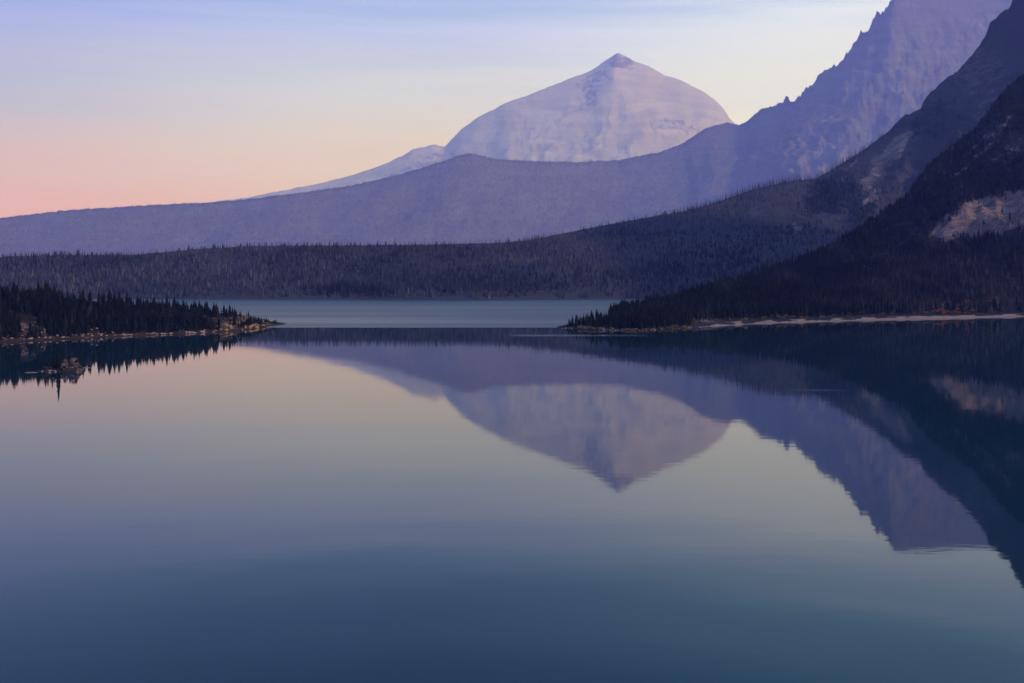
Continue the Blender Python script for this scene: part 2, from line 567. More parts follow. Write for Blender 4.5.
def relief4(X, Y, U, T, Z):
    k = np.sin(np.pi * np.clip(T, 0, 1)) ** .8 * np.clip((Z - 5) / 60, 0, 1)
    a = ridged((X + Y * .5) / 210 + fbm(X / 160, Y / 160, 3) * .4, (Y - X * .4) / 800, 5) - .5
    return k * (a * 80 + fbm(X / 60, Y / 70, 4) * 12) + fbm(X / 9, Y / 9, 3) * .5 * np.clip(T * 30 - .3, 0, 1) * (T < .99)


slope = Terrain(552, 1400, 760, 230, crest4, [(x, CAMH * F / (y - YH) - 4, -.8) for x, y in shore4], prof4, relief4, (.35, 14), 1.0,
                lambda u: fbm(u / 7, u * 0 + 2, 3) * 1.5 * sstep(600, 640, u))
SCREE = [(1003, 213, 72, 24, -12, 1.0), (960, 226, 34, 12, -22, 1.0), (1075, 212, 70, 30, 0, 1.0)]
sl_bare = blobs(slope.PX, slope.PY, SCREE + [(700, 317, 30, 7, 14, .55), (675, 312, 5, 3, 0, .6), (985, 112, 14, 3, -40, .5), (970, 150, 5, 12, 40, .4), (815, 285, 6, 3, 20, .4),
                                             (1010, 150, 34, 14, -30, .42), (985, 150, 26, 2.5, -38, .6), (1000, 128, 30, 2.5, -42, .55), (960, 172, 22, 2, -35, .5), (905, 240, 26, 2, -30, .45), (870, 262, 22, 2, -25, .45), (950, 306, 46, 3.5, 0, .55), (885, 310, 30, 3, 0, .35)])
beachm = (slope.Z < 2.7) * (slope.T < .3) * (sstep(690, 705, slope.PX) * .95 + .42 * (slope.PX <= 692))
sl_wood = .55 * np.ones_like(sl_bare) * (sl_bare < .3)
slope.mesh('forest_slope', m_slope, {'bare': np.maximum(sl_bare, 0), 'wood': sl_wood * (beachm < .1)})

# the pale gravel beach is its own strip lying just above the slope
m_beach, nt, b = material('beach_gravel')
co = coords(nt)
nt.link(nt.mix(nt.mapr(nt.noise(co, .35, 5, .7), .35, .65), (.25, .17, .125), (.16, .11, .085)), b.inputs['Base Color'])
bu = np.linspace(688, 1380, 500)
rows = []
g = np.random.default_rng(12)
edge = sstep(688, 730, bu)
for k, t in enumerate(np.linspace(0, 1, 7)):
    y = np.interp(bu, [c[0] for c in shore4], [c[1] for c in shore4])
    Y0 = CAMH * F / (y - YH)
    Y = Y0 - 3 + t * (12 + 6 * edge + 5 * fbm(bu / 14, bu * 0, 4))
    z = -.5 + t * (1.35 + 1.25 * edge + .5 * fbm(bu / 9, bu * 0 + 5, 3)) + .25 * math.sin(t * 3.1)
    rows.append(np.stack([(bu - CX) / F * Y, Y, z + .02], -1))
Vb = np.stack(rows, 1)
ii = np.arange(Vb.shape[0] * 7).reshape(-1, 7)
tag(link('beach', mesh_from('beach', Vb.reshape(-1, 3), np.stack([ii[:-1, :-1], ii[1:, :-1], ii[1:, 1:], ii[:-1, 1:]], -1).reshape(-1, 4), m_beach, True)), kind='structure')

# ------------------------------------------------------------------ the left peninsula
shore5 = [(-200, 344), (-60, 342.5), (0, 342), (30, 340.5), (60, 339), (100, 337), (150, 335), (200, 333), (240, 330.5), (262, 327.5), (278, 325.2), (288, 324.3)]
crest5 = [(-200, 288, 700), (-60, 291, 718), (0, 293.5, 736), (40, 294.5, 750), (80, 299.5, 764), (120, 304.5, 778), (180, 311, 802), (220, 313.5, 828), (240, 315, 846), (252, 316, 868), (262, 319, 873),
          (275, 322, 880), (283, 323, 888), (288, 324.2, 893)]


def prof5(U, T):
    return .22 * np.minimum(T * 9, 1) + .78 * (.7 * T + .3 * T * T)


def relief5(X, Y, U, T, Z):
    k = np.sin(np.pi * np.clip(T, 0, 1)) * np.clip(Z / 8, 0, 1)
    return k * (fbm(X / 22, Y / 22, 4) * 3.5) + fbm(X / 4.5, Y / 4.5, 3) * .55 * np.clip(T * 20, 0, 1) * (T < .99)


pen = Terrain(-200, 288, 520, 110, crest5, [(x, CAMH * F / (y - YH) - 2, -.6) for x, y in shore5], prof5, relief5, (.7, 14), 1.0, lambda u: fbm(u / 6, u * 0, 3) * .5)
PEN_BARE = [(255, 320, 22, 4.5, 6, .62), (237, 324, 18, 4, -6, .7), (25, 329, 36, 7, 10, .5), (175, 316, 9, 5, 0, .32), (127, 327, 12, 4, 0, .3)]
pn_bare = np.maximum(blobs(pen.PX, pen.PY, PEN_BARE), .32 * (pen.Z < .9) * (pen.T < .5) * sstep(-.1, .3, fbm(pen.X / 7, pen.Y / 30, 3)))
pen.mesh('peninsula', m_shore, {'bare': pn_bare, 'wood': .6 * (pn_bare < .2) * (pen.Z > 2)})

# ------------------------------------------------------------------ the islet
IX, IY = (60 - CX) / F * 473, 473.0
na, nr = 72, 22
ang = np.linspace(0, 2 * np.pi, na, endpoint=False)
rr = np.linspace(0, 1, nr)
A, Q = np.meshgrid(ang, rr, indexing='ij')
edge = 1 + .22 * fbm(np.cos(A) * 2 + 4, np.sin(A) * 2 + 7, 3)
IXg = IX + np.cos(A) * Q * 11.5 * edge + 1.0
IYg = IY + np.sin(A) * Q * 7.5 * edge
IZg = 1.25 * (1 - Q ** 2) - .25 + np.clip(1 - ((IXg - IX - 7) / 4.0) ** 2, 0, 1) * 3.2 * (1 - Q ** 3) + fbm(IXg / 1.6, IYg / 1.6, 4) * .65 * (1 - Q ** 4)
I = np.arange(na * nr).reshape(na, nr)
I2 = np.roll(I, -1, 0)
q = np.stack([I[:, :-1], I[:, 1:], I2[:, 1:], I2[:, :-1]], -1).reshape(-1, 4)
m_islet = terrain_material('islet_ground', (.012, .011, .010), (.026, .021, .018), (.008, .008, .008), (.24, .16, .13), .3, .6, .3)
ib = blobs(IXg, IZg, [(IX - 5, .2, 7, .5, 0, .6)])
tag(link('islet', mesh_from('islet', np.stack([IXg, IYg, IZg], -1).reshape(-1, 3), q, m_islet, True, {'bare': (.75 * ib).ravel(), 'wood': (.2 * (Q < .7)).ravel()})), kind='structure')

m_bar, nt, b = material('bar_gravel')
nt.link(nt.mix(nt.mapr(nt.noise(coords(nt), 1.5, 4), .35, .65), (.26, .17, .14), (.15, .10, .09)), b.inputs['Base Color'])
# low gravel bars beside the islet
for (xa, xb, y) in ((24, 38, 372.6), (80, 91, 367.8)):
    Y = CAMH * F / (y - YH)
    xs = np.linspace(xa, xb, 24)
    w = np.sin(np.linspace(0, np.pi, 24)) ** .6
    V = []
    for k, s in enumerate((-1, -.4, .4, 1)):
        V.append(np.stack([(xs - CX) / F * Y, Y + s * 1.6 * w, np.where(abs(s) < .9, .30 * w, 0) - .02 + .08 * fbm(xs, xs * 0 + k, 3)], -1))
    V = np.stack(V, 1)
    ii = np.arange(96).reshape(24, 4)
    tag(link('gravel_bar', mesh_from('gravel_bar', V.reshape(-1, 3), np.stack([ii[:-1, :-1], ii[1:, :-1], ii[1:, 1:], ii[:-1, 1:]], -1).reshape(-1, 4), m_bar, True)), kind='structure')

# ------------------------------------------------------------------ water
m_water, nt, b = material('lake_water')
b.inputs['Base Color'].default_value = (.001, .022, .029, 1)
b.inputs['IOR'].default_value = 1.46
b.inputs['Specular IOR Level'].default_value = .5
co = coords(nt)
sep = nt.new('ShaderNodeSeparateXYZ')
nt.link(co, sep.inputs[0])
X, Y = sep.outputs[0], sep.outputs[1]
lane = nt.noise(nt.scale(co, (.0016, .012, 1)), 1.0, 4, .5)
edgeY = nt.math('ADD', Y, nt.math('MULTIPLY', nt.math('SUBTRACT', lane, .5), 26))
band = nt.math('MULTIPLY', nt.math('MULTIPLY', nt.mapr(edgeY, 826, 842), nt.mapr(nt.math('SUBTRACT', X, nt.math('MULTIPLY', nt.math('SUBTRACT', Y, 830), .16)), 85, 115, 1, 0)), nt.mapr(nt.noise(nt.scale(co, (.0012, .009, 1)), 1.0, 3), .25, .55, .72, 1.0))
# thin wind lane in front of the right-hand point and the trace of a swimming bird
def lane_mask(x0, x1, y0, y1, soft):
    a = nt.math('MULTIPLY', nt.mapr(X, x0 - 12, x0 + 12), nt.mapr(X, x1 - 12, x1 + 12, 1, 0))
    yy = nt.math('ADD', Y, nt.math('MULTIPLY', nt.math('SUBTRACT', lane, .5), 10))
    c = nt.math('MULTIPLY', nt.mapr(yy, y0 - soft, y0 + soft), nt.mapr(yy, y1 - soft, y1 + soft, 1, 0))
    return nt.math('MULTIPLY', a, c)
w1 = nt.math('MULTIPLY', lane_mask(0, 100, 722, 742, 6), .35)
w2 = nt.math('MULTIPLY', lane_mask(116, 133, 394.5, 396.5, .8), .4)
w3 = nt.math('MULTIPLY', lane_mask(112, 133, 398.5, 400, .8), .35)
wind = nt.math('MAXIMUM', nt.math('MAXIMUM', band, w1), nt.math('MAXIMUM', w2, w3))
nt.link(nt.math('ADD', .028, nt.math('MULTIPLY', wind, .37)), b.inputs['Roughness'])
rip = nt.noise(nt.scale(co, (.10, .35, 1)), 1.0, 3, .5)
swl = nt.noise(nt.scale(co, (.008, .03, 1)), 1.0, 2, .5)
bn = nt.new('ShaderNodeBump', i_Strength=1.0, i_Distance=1.0)
nt.link(nt.math('ADD', nt.math('MULTIPLY', rip, .007), nt.math('MULTIPLY', swl, .018)), bn.inputs['Height'])
nt.link(bn.outputs[0], b.inputs['Normal'])
WX, WY0, WY1 = 23500, -500, 42500
tag(link('water', mesh_from('water', [(-WX, WY0, 0), (WX, WY0, 0), (WX, WY1, 0), (-WX, WY1, 0)], [(0, 1, 2, 3)], m_water)), kind='structure')

# ------------------------------------------------------------------ woods
g = np.random.default_rng(21)
FAR_CONES = [cone_tree(k, 5, .15 + .02 * (k % 3), 2 + k % 2) for k in range(8)]
MID_CONES = [conifer_faces(40 + k, 7, 5, .15 + .02 * (k % 3), .4, thin=1.1) for k in range(8)]
SNAGS = [snag(70 + k) for k in range(8)]

# conifers of the near slope
n = 30000
px, t = 566 + (1250 - 566) * g.random(n) ** 1.0, g.random(n) ** .85
P4 = slope.sample(px, t)
qx, qy = pix(P4)
m = blobs(qx, qy, SCREE) > .25 + .6 * g.random(n)
keep = (~m | (g.random(n) < .02)) & (P4[:, 2] > np.where(qx < 690, .7 + 1.2 * g.random(n), 2.9 + 2 * g.random(n))) & ((qx > 608) | (g.random(n) < .16)) & ((qx > 618) | (g.random(n) < .6))
clear = fbm(P4[:, 0] / 60, P4[:, 1] / 60, 3)
keep &= ~((clear > .42) & (g.random(n) < .7))
keep &= ~((blobs(qx, qy, [(700, 317, 30, 6, 14, 1), (950, 306, 44, 3, 0, 1), (675, 312, 5, 3, 0, 1)]) > .5) & (g.random(n) < .8))
keep &= ~((qx > 960) & (qy < 150) & (g.random(n) < .45))
keep &= ~((blobs(qx, qy, [(1010, 150, 34, 14, -30, 1), (985, 150, 26, 3, -38, 1), (1000, 128, 30, 3, -42, 1), (960, 172, 22, 3, -35, 1), (905, 240, 26, 3, -30, 1), (870, 262, 22, 3, -25, 1)]) > .4) & (g.random(n) < .75))
P4 = P4[keep]
H4 = 7.8 * (.45 + .6 * g.random(len(P4)) + .45 * g.random(len(P4)) ** 5 + .25 * fbm(P4[:, 0] / 50, P4[:, 1] / 50, 3)) * np.where(pix(P4)[0] < 620, .9, 1) * np.interp(P4[:, 2], [0, 150, 400], [1.15, 1, .7])
# conifers of the peninsula
n = 5200
px, t = -60 + 322 * g.random(n), g.random(n)
P5 = pen.sample(px, t)
qx, qy = pix(P5)
m = blobs(qx, qy, PEN_BARE[:3])
keep = (P5[:, 2] > 1.5) & (m < .3 + .3 * (g.random(n) < .22)) & (fbm(P5[:, 0] / 14, P5[:, 1] / 14, 3) < .32)
P5 = P5[keep]
H5 = (7.6 * (.45 + .6 * g.random(len(P5)) + .8 * g.random(len(P5)) ** 7)) * np.interp(pix(P5)[0], [0, 200, 262], [1.0, .95, .45])
# the ones that show largest become trees of their own
allP = np.concatenate([P5, P4])
allH = np.concatenate([H5, H4])
side = np.concatenate([np.zeros(len(P5)), np.ones(len(P4))])
qx, qy = pix(allP)
vis = (qx > 2) & (qx < 1022)
size = allH / allP[:, 1] * F * vis
# trees hidden behind nearer ones count less: prefer the front rows and the skyline
front = np.where(side == 0, np.where(allP[:, 2] < 9, 1.25, 1.0), 1.0)
order = np.argsort(-(size * front))
N_OWN = 276
own = order[:N_OWN]
rest = np.setdiff1d(np.arange(len(allP)), own)
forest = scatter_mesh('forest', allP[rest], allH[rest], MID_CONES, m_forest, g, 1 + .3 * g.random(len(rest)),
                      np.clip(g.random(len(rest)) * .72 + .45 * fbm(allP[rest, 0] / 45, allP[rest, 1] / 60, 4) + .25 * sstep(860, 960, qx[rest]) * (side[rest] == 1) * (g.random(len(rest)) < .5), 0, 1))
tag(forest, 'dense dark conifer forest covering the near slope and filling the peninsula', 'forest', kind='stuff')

# burnt and living trees across the lake
n = 36000
px, t = -120 + 1080 * g.random(n), g.random(n) ** .9
P3 = hill.sample(px, t)
qx, qy = pix(P3)
bare = blobs(qx, qy, [(893, 150, 12, 34, 40, 1), (872, 185, 9, 30, 25, 1), (795, 227, 9, 7, 30, 1)]) > .4
keep = (P3[:, 2] > 1.5) & ~bare & ~((qx > 905) & (g.random(n) < .55)) & ((t < .9) | (g.random(n) < .5))
P3 = P3[keep]
qx, qy = pix(P3)
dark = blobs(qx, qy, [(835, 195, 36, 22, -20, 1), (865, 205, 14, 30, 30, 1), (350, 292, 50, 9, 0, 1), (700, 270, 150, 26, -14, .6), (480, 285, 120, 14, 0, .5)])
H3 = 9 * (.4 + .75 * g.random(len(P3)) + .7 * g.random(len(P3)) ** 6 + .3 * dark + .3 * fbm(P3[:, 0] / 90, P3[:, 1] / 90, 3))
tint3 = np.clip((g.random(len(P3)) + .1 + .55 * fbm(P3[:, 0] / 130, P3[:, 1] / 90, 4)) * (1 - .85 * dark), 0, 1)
isn = (g.random(len(P3)) < .5 * (1 - dark))
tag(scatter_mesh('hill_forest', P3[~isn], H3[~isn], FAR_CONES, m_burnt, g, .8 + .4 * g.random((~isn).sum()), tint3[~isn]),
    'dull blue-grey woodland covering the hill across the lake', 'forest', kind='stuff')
# skyline snags of that hill: the 300 that show largest as trees of their own
ns = 1500
px = np.concatenate([-40 + 740 * g.random(900), 690 + 215 * g.random(600)])
t = 1 - .06 * g.random(ns) ** 1.5
PS = hill.sample(px, t)
HS = 11 * (.5 + .7 * g.random(ns)) * np.interp(px, [0, 650, 720, 850, 905], [1, 1, 1.9, 2.0, 1.2])
sx, sy = pix(PS)
show = np.argsort(-(HS / PS[:, 1]) * ((sx > 690) * 1.2 + (sx <= 690) * 1.0) * (sx > 2))
own_s, rest_s = show[:300], show[300:]
nn = 4200
pxn = np.clip(930 + 75 * g.normal(size=nn), 700, 1100)
PN = slope.sample(pxn, .06 + .4 * g.random(nn) ** 1.3)
PN = PN[PN[:, 2] > 6]
HN = 9.5 * (.6 + .6 * g.random(len(PN)))
nall = isn.sum() + len(rest_s) + len(PN)
tag(scatter_mesh('burnt_forest', np.concatenate([P3[isn], PS[rest_s], PN]), np.concatenate([H3[isn], HS[rest_s], HN]), SNAGS, m_snag, g, .9 + .9 * g.random(nall)),
    'bare burnt tree trunks standing all over the far hill and low on the near slope', 'forest', kind='stuff')
sn_me = [mesh_from('dead_tree', *s, m_snag, False, {'tint': np.full(len(s[0]), .2 + .08 * k)}) for k, s in enumerate([snag(90 + k, 7, .03) for k in range(6)])]
for i in own_s:
    o = link('dead_tree', sn_me[int(g.integers(0, 6))], None, tuple(PS[i]))
    h = HS[i]
    o.scale = (h, h, h)
    o.rotation_euler = ((g.random() - .5) * .12, (g.random() - .5) * .12, g.random() * 6.28)
    if sx[i] > 690:
        tag(o, 'bare dead tree trunk on the steep skyline running up to the right-hand crags', 'dead tree', 'dead trees on the rising right-hand skyline')
    else:
        tag(o, 'bare dead tree trunk on the long level crest of the hill across the lake', 'dead tree', 'dead trees on the level crest across the lake')

# fringe of trees on the far spur
n = 42000
px = -60 + 860 * g.random(n)
t = np.where(g.random(n) < .08, 1 - .03 * g.random(n), .3 + .7 * g.random(n))
P2 = rg.sample(px, t)
H2 = 27 * (.5 + .8 * g.random(n))
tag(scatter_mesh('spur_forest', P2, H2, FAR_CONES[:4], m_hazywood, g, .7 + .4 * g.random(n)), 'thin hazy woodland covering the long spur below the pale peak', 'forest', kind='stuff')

# ------------------------------------------------------------------ trees of their own
def trunk_mesh(k):
    V, T = [], []
    for j, (z, r) in enumerate(((-.05, .022), (.12, .017), (.6, .009), (.95, .002))):
        for s in range(6):
            V.append((r * math.cos(s * 1.047), r * math.sin(s * 1.047), z))
    for j in range(3):
        for s in range(6):
            T.append((j * 6 + s, j * 6 + (s + 1) % 6, j * 6 + 6 + (s + 1) % 6, j * 6 + 6 + s))
    return mesh_from('trunk', V, T, m_bark, True)


TRUNK = trunk_mesh(0)
CROWN = [mesh_from('crown', *conifer_faces(200 + k, 15, 7, (.13, .15, .17, .12, .19, .10)[k % 6], .45, low=.05 + .03 * (k % 3), thin=.95), m_needles) for k in range(10)]


def conifer(loc, h, k, label, group=None, wid=1.0):
    r = bpy.data.objects.new('conifer', None)
    COL.objects.link(r)
    r.location = loc
    r.scale = (h * wid, h * wid, h)
    r.rotation_euler = (0, 0, float(g.random() * 6.28))
    tag(r, label, 'tree', group)
    link('trunk', TRUNK, r)
    link('crown', CROWN[k % len(CROWN)], r)
    return r


for j, i in enumerate(own):
    p = tuple(allP[i])
    x, y = pix(allP[i])
    if side[i] == 1:
        lab, grp = 'dark conifer in the lowest rows of the near slope above the right shore', 'conifers above the right shore'
    elif allP[i][2] < 9:
        lab, grp = 'dark conifer in the front row of the peninsula wood, close above its shore', 'conifers in the front row of the peninsula'
    else:
        lab, grp = 'dark conifer standing high in the wood on the back of the peninsula', 'conifers on the back of the peninsula'
    conifer(p, float(allH[i]), int(g.integers(0, 10)), lab, grp, float(1.15 + .6 * g.random()))

# islet trees
def islet_z(x, y):
    d = np.hypot(IXg - x, IYg - y)
    return float(IZg.ravel()[d.argmin()])


for pxx, dy, h, k, w, lab in ((58.6, 0, 13.2, 0, .85, 'tall slim dark conifer on the tiny islet'), (52.2, .6, 7.6, 5, 1.0, 'shorter slim dark conifer left of the tall one on the islet'),
                              (55.5, 1.5, 3.4, 4, 1.2, 'small young conifer between the two slim trees on the islet')):
    Yt = IY + dy
    x = (pxx - CX) / F * Yt
    conifer((x, Yt, islet_z(x, Yt) - .1), h, k, lab, None, w * 1.15)

# trees standing clear on the tip of the right-hand point
for pxx, Yp, h, k, w, lab in ((577, 848, 9.8, 0, 1.0, 'pointed conifer standing alone near the tip of the right-hand point'), (569.5, 846, 3.6, 4, 1.3, 'lowest conifer at the very tip of the right-hand point'),
                              (567, 846, 2.6, 2, 1.4, 'stubby young conifer at the water on the right-hand point'), (591.5, 852, 12.2, 1, .9, 'left one of two tall slim conifers on the right-hand point'),
                              (596.5, 853, 12.6, 3, .9, 'right one of two tall slim conifers on the right-hand point'), (601, 853, 9.6, 2, 1.2, 'bushy conifer just right of the two tall slim ones on the point'),
                              (587.5, 850, 5.6, 4, 1.5, 'low bushy conifer left of the two tall slim ones on the point'), (604, 850, 7.0, 6, 1.6, 'wide dark conifer at the edge of the wood on the point')):
    tt = np.clip((Yp - 829) / 25, 0, 1)
    P = slope.sample(np.array([float(pxx)]), np.array([.55]))[0]
    conifer((P[0], P[1], P[2] - .1), h, k, lab, None, w * 1.75)

# ------------------------------------------------------------------ shrubs
def shrub_mesh(name, seed, mat):
    gg = np.random.default_rng(seed)
    V, T = [], []
    for c in range(7):
        cc = np.array([gg.normal() * .32, gg.normal() * .32, .25 + .5 * gg.random()])
        for l in range(26):
            d = gg.normal(size=3)
            d /= np.linalg.norm(d)
            p = cc + d * .24 * gg.random() ** .4
            p[2] = max(p[2], 0)
            a, bb = gg.normal(size=3) * .09, gg.normal(size=3) * .09
            i = len(V)
            V += [p, p + a, p + bb]
            T.append((i, i + 1, i + 2))
    return mesh_from(name, V, T, mat)


def stem_mesh(seed, mat):
    gg = np.random.default_rng(seed)
    V, T = [], []
    for s in range(7):
        a = gg.random() * 6.28
        r = .1 + .35 * gg.random()
        tip = np.array([r * math.cos(a), r * math.sin(a), .35 + .5 * gg.random()])
        i = len(V)
        V += [(.02, 0, -.1), (-.01, .02, -.1), (-.01, -.02, -.1), tip]
        T += [(i, i + 1, i + 3), (i + 1, i + 2, i + 3), (i + 2, i, i + 3)]
    return mesh_from('stems', V, T, mat)


def leaf_mat(name, a, c):
    m, nt, b = material(name)
    nt.link(nt.mix(nt.new('ShaderNodeObjectInfo').outputs['Random'], a, c), b.inputs['Base Color'])
    return m


m_rust = leaf_mat('rust_leaves', (.28, .10, .04), (.20, .09, .05))
m_gold = leaf_mat('golden_leaves', (.24, .15, .05), (.12, .09, .04))
m_grey = leaf_mat('grey_twigs', (.24, .17, .155), (.06, .05, .05))
RUST = [shrub_mesh('foliage', 300 + k, m_rust) for k in range(3)]
GOLD = [shrub_mesh('foliage', 310 + k, m_gold) for k in range(3)]
GREY = [shrub_mesh('foliage', 320 + k, m_grey) for k in range(3)]
STEM = stem_mesh(5, m_bark)


def shrub(loc, w, h, mesh, label, group=None):
    r = bpy.data.objects.new('shrub', None)
    COL.objects.link(r)
    r.location = loc
    r.scale = (w, w, h)
    r.rotation_euler = (0, 0, float(g.random() * 6.28))
    tag(r, label, 'shrub', group)
    link('stems', STEM, r)
    link('foliage', mesh, r)
    return r


def inland(T_, px_, metres):
    """point on a hill's front slope a few metres inland of its base line"""
    c = T_.sample(np.array([px_, px_]), np.array([0., 1.]))
    D = max(c[1][1] - c[0][1], 1)
    return T_.sample(np.array([px_]), np.array([min(metres / D, .98)]))[0]


for k in range(34):
    pxx = float(np.clip(g.normal(958, 20), 905, 1000))
    P = inland(slope, pxx, 30 + 40 * g.random())
    s = 3.2 + 2.4 * g.random()
    shrub(tuple(P - np.array([0, 0, .1])), s * 1.3, s * .8, RUST[k % 3], 'rust-red autumn shrub in the patch above the right-hand beach', 'rust-red shrubs above the beach')
for k in range(80):
    pxx = float(575 + 320 * g.random())
    P = inland(slope, pxx, (22 if pxx > 690 else 5) + (22 if pxx > 690 else 9) * g.random())
    s = 1.6 + 1.8 * g.random()
    shrub(tuple(P - np.array([0, 0, .1])), s * 1.4, s * .8, GOLD[k % 3], 'low golden-brown shrub between the beach and the forest', 'golden shrubs along the right shore')
for k in range(44):
    pxx = float(205 + 70 * g.random())
    P = pen.sample(np.array([pxx]), np.array([.12 + .7 * g.random()]))[0]
    s = 1.2 + 1.3 * g.random()
    shrub(tuple(P - np.array([0, 0, .1])), s * 1.3, s * .8, GOLD[k % 3], 'low golden-brown shrub on the rocky end of the peninsula', 'golden shrubs on the end of the peninsula')
for k in range(18):
    pxx = float(254 + 26 * g.random())
    P = pen.sample(np.array([pxx]), np.array([.3 + .6 * g.random()]))[0]
    conifer(tuple(P), float(2.0 + 2.2 * g.random()), int(g.integers(0, 10)), 'stunted conifer scattered on the rocky end of the peninsula', 'stunted conifers on the end of the peninsula', 1.7)
for k, (pxx, dy, h, w, lab) in enumerate(((64.5, 1.0, 5.0, 1.7, 'bushy dark young conifer just right of the tall islet tree'), (70, 1.2, 3.9, 2.0, 'bushy dark conifer in the middle of the islet mound'),
                                          (76, 1.0, 3.0, 2.2, 'smallest bushy conifer towards the right end of the islet'), (49, .8, 3.0, 2.0, 'small dark conifer at the left end of the islet'))):
    x = (pxx - CX) / F * (IY + dy)
    conifer((x, IY + dy, islet_z(x, IY + dy) - .2), h, k + 2, lab, None, w)
for k, (pxx, dy, w, h, lab) in enumerate(((63, -1.0, 2.2, 4.6, 'tall grey bare-twigged shrub just right of the tall islet tree'), (68, .5, 2.4, 4.4, 'grey twiggy shrub on top of the islet'), (73, 0, 2.6, 3.4, 'round grey shrub on the islet mound'),
                                          (77.5, -.8, 2.2, 2.2, 'low grey shrub at the right end of the islet'), (48, -1.5, 2.2, 1.8, 'low grey shrub at the left end of the islet'), (66, -2, 2.6, 2.4, 'low spreading grey shrub in front on the islet'))):
    x = (pxx - CX) / F * (IY + dy)
    shrub((x, IY + dy, islet_z(x, IY + dy) - .1), w, h, GREY[k % 3], lab)

# ------------------------------------------------------------------ boulders
def boulder_mesh(seed, mat):
    gg = np.random.default_rng(seed)
    import bmesh
    bm = bmesh.new()
    bmesh.ops.create_icosphere(bm, subdivisions=2, radius=1)
    for v in bm.verts:
        d = 1 + .28 * math.sin(v.co.x * 3.1 + seed) * math.cos(v.co.y * 2.7 + seed * 2) + .14 * (gg.random() - .5)
        v.co = v.co * d
        v.co.z *= .7
    me = bpy.data.meshes.new('boulder')
    bm.to_mesh(me)
    bm.free()
    me.materials.append(mat)
    return me


m_rock, nt, b = material('shore_rock')
nt.link(nt.mix(nt.mapr(nt.noise(coords(nt), 2.0, 4), .35, .65), (.40, .28, .24), (.20, .145, .13)), b.inputs['Base Color'])
m_rock_d, nt, b = material('dark_rock')
nt.link(nt.mix(nt.mapr(nt.noise(coords(nt), 2.0, 4), .35, .65), (.10, .08, .075), (.05, .042, .042)), b.inputs['Base Color'])
m_rock_w, nt, b = material('ochre_rock')
nt.link(nt.mix(nt.mapr(nt.noise(coords(nt), 2.0, 4), .35, .65), (.40, .22, .10), (.22, .13, .07)), b.inputs['Base Color'])
BLD = [boulder_mesh(k, m_rock) for k in range(4)]
BLDD = [boulder_mesh(k, m_rock_d) for k in range(3)]
BLDW = [boulder_mesh(k + 9, m_rock_w) for k in range(3)]


def boulder(loc, s, me, label, group=None):
    o = link('boulder', me, None, loc)
    o.scale = (s * (1 + .7 * g.random()), s * (.8 + .4 * g.random()), s * (.6 + .5 * g.random()))
    o.rotation_euler = (0, 0, g.random() * 6.28)
    return tag(o, label, 'boulder', group)


for k in range(170):
    pxx = float(g.random() ** 1.3 * 215) + 1
    spread = 18 if pxx < 60 else 6
    P = inland(pen, pxx, 1.5 + spread * g.random() ** 2)
    boulder(tuple(P), .35 + .75 * g.random() ** 2, BLD[k % 4], 'pale boulder in the line of rocks along the peninsula shore', 'pale boulders along the peninsula shore')
for k in range(40):
    pxx = float(np.clip(g.normal(240, 13), 212, 270))
    P = inland(pen, pxx, 2 + 14 * g.random())
    boulder(tuple(P), .7 + .8 * g.random(), BLDW[k % 3], 'ochre boulder on the sunlit end of the peninsula', 'ochre boulders on the end of the peninsula')
for k in range(60):
    pxx = float(598 + 92 * g.random())
    P = inland(slope, pxx, 2 + 8 * g.random() ** 2)
    boulder(tuple(P), .35 + .4 * g.random(), BLDW[k % 3] if 640 < pxx < 688 else BLD[k % 4], 'pale boulder at the waterline below the forested right-hand point', 'pale boulders along the right-hand point')
for k in range(14):
    pxx = float(562 + 34 * g.random())
    P = slope.sample(np.array([pxx]), np.array([.05 + .3 * g.random()]))[0]
    boulder(tuple(P), .45 + .35 * g.random(), BLDW[k % 3], 'small warm-coloured boulder at the tip of the right-hand point', 'boulders at the tip of the right-hand point')
P = slope.sample(np.array([580.5]), np.array([.2]))[0]
boulder((P[0], P[1] - 1, P[2] + .5), 1.0, BLD[0], 'single bright white boulder near the tip of the right-hand point')
for k in range(13):
    pxx = float(40 + 40 * g.random())
    yy = IY - 2 - 4.5 * g.random()
    x = (pxx - CX) / F * yy
    boulder((x, yy, max(islet_z(x, yy), 0)), .2 + .28 * g.random(), BLD[k % 4], 'pale stone along the near waterline of the islet', 'pale stones on the islet shore')
for k in range(12):
    pxx = float(72 + 10 * g.random())
    yy = IY - 3 + 4 * g.random()
    x = (pxx - CX) / F * yy
    boulder((x, yy, max(islet_z(x, yy), 0) + .2), .6 + .6 * g.random(), BLDD[k % 3], 'dark boulder heaped at the right end of the islet', 'dark boulders on the islet')

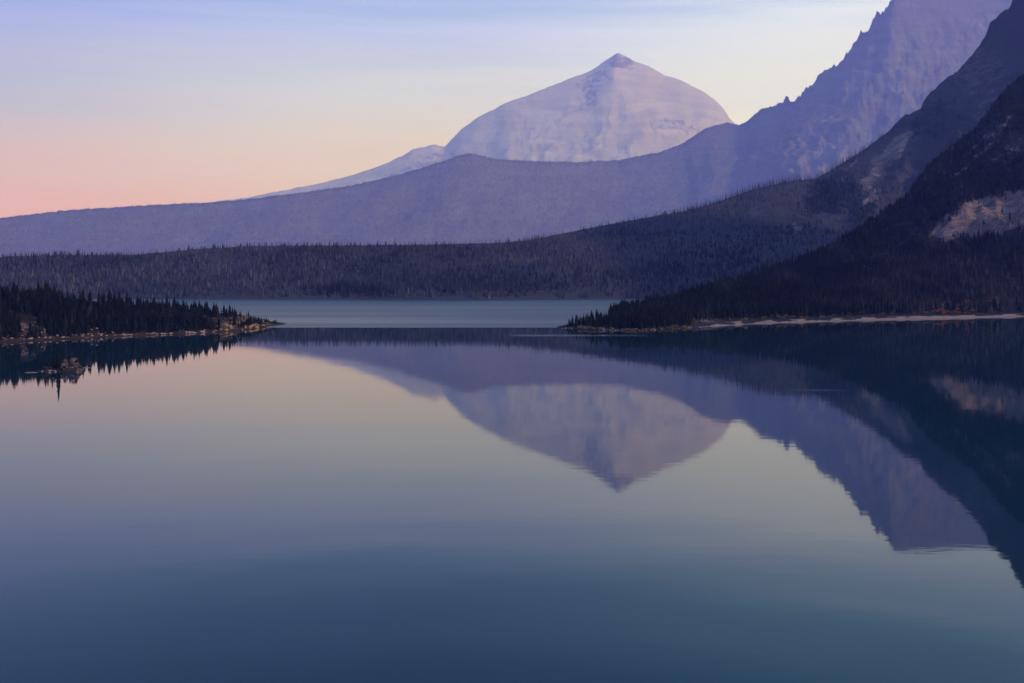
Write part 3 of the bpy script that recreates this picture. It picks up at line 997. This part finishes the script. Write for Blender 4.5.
# ------------------------------------------------------------------ haze
SUN_DIR = np.array([.82, -.46, .34])
SUN_DIR = SUN_DIR / np.linalg.norm(SUN_DIR)
m_haze = bpy.data.materials.new('smoke_haze')
m_haze.use_nodes = True
nt = NT(m_haze)
nt.n.remove(m_haze.node_tree.nodes['Principled BSDF'])
vol = nt.new('ShaderNodeVolumePrincipled')
vol.inputs['Color'].default_value = (.255, .285, 1.0, 1)
vol.inputs['Absorption Color'].default_value = (1, 1, 1, 1)
vol.inputs['Density'].default_value = 0.39e-4
vol.inputs['Anisotropy'].default_value = 0.1
nt.link(vol.outputs[0], m_haze.node_tree.nodes['Material Output'].inputs['Volume'])
HX, HY0, HY1, HZ0, HZ1 = 24000, -600, 43500, -12, 8400
V = [(x, y, z) for z in (HZ0, HZ1) for y in (HY0, HY1) for x in (-HX, HX)]
Fc = [(0, 2, 3, 1), (4, 5, 7, 6), (0, 1, 5, 4), (2, 6, 7, 3), (0, 4, 6, 2), (1, 3, 7, 5)]
tag(link('haze', mesh_from('haze', V, Fc, m_haze)), 'even blue smoke haze filling the valley air', 'haze', kind='stuff')

# ------------------------------------------------------------------ light and sky
sun_d = bpy.data.lights.new('sun', 'SUN')
sun_d.energy = 2.5
sun_d.angle = R(5)
sun_d.color = (1.0, .74, .52)
sun = bpy.data.objects.new('sun', sun_d)
COL.objects.link(sun)
from mathutils import Vector
sun.rotation_euler = Vector(tuple(-SUN_DIR)).to_track_quat('-Z', 'Y').to_euler()
elev = math.asin(SUN_DIR[2])
azim = math.atan2(SUN_DIR[0], SUN_DIR[1])

w = bpy.data.worlds.new('World')
scene.world = w
w.use_nodes = True
nt = NT(w)
bg = w.node_tree.nodes['Background']
sky = nt.new('ShaderNodeTexSky', sky_type='NISHITA', sun_disc=False, sun_elevation=elev, sun_rotation=azim)
nt.link(sky.outputs[0], bg.inputs['Color'])
bg.inputs['Strength'].default_value = .05
# smoke layer of the sky: glows peach near the horizon, paler to the right, violet-blue overhead
tc = nt.new('ShaderNodeTexCoord')
nrm = nt.new('ShaderNodeVectorMath', operation='NORMALIZE')
nt.link(tc.outputs['Generated'], nrm.inputs[0])
sp = nt.new('ShaderNodeSeparateXYZ')
nt.link(nrm.outputs[0], sp.inputs[0])
wisp = nt.noise(nt.scale(nrm.outputs[0], (1.3, 1.3, 20)), 1.5, 5, .55, .5)
el = nt.math('ADD', sp.outputs[2], nt.math('MULTIPLY', nt.math('SUBTRACT', wisp, .5), .085))
SK = 1 / .5      # ramp spans sin(elevation) 0 .. 0.5
left = nt.ramp(nt.math('MULTIPLY', el, SK, True), [(0, (.80, .16, .0)), (.13, (.72, .19, .0)), (.22, (.64, .27, .20)), (.34, (.36, .30, .86)), (.45, (.26, .26, 1.15)), (.53, (.14, .20, .95)), (.6, (.06, .13, .55)), (.75, (.0, .04, .22)), (1, (.0, .02, .13))])
mid = nt.ramp(nt.math('MULTIPLY', el, SK, True), [(0, (.78, .27, .0)), (.13, (.76, .33, .04)), (.24, (.75, .52, .42)), (.36, (.66, .60, 1.0)), (.46, (.48, .49, 1.3)), (.53, (.20, .33, .95)), (.6, (.04, .19, .52)), (.75, (.0, .06, .21)), (1, (.0, .03, .13))])
right = nt.ramp(nt.math('MULTIPLY', el, SK, True), [(0, (1.05, .86, .75)), (.2, (1.0, .83, .95)), (.34, (.90, .82, 1.28)), (.46, (.82, .82, 1.4)), (.54, (.55, .62, 1.2)), (.64, (.16, .37, .70)), (.8, (.0, .13, .27)), (1, (.0, .05, .15))])
az = nt.math('DIVIDE', sp.outputs[0], nt.math('MAXIMUM', sp.outputs[1], .05))
c = nt.mix(nt.mapr(az, -.6, -.1), left, mid)
c = nt.mix(nt.mapr(az, -.15, .35), c, right)
stk = nt.noise(nt.scale(nrm.outputs[0], (1.1, 1.1, 26)), 2.2, 4, .5, .3)
stm = nt.math('MULTIPLY', nt.mapr(stk, .45, .7, 0, .3), nt.mapr(sp.outputs[2], .10, .22))
c = nt.mix(stm, c, nt.mix(1.0, c, (.62, .74, 1.05), 'MULTIPLY'))
# overhead and behind the camera the smoke is plain blue
c = nt.mix(nt.mapr(sp.outputs[1], -.15, .25), (.20, .30, .75), c)
c = nt.mix(nt.mapr(sp.outputs[2], .48, .7), c, (.22, .41, 1.03))
bg2 = nt.new('ShaderNodeBackground', i_Strength=1.0)
nt.link(c, bg2.inputs['Color'])
add = nt.new('ShaderNodeAddShader')
nt.link(bg.outputs[0], add.inputs[0])
nt.link(bg2.outputs[0], add.inputs[1])
nt.link(add.outputs[0], w.node_tree.nodes['World Output'].inputs['Surface'])

# ------------------------------------------------------------------ render
scene.view_settings.view_transform = 'Standard'
scene.view_settings.look = 'None'
scene.view_settings.exposure = 0.0
scene.view_settings.gamma = 1.0
scene.cycles.use_denoising = True
scene.cycles.volume_bounces = 1
scene.cycles.max_bounces = 5
scene.cycles.diffuse_bounces = 2
scene.cycles.glossy_bounces = 2
scene.cycles.sample_clamp_indirect = 3.0
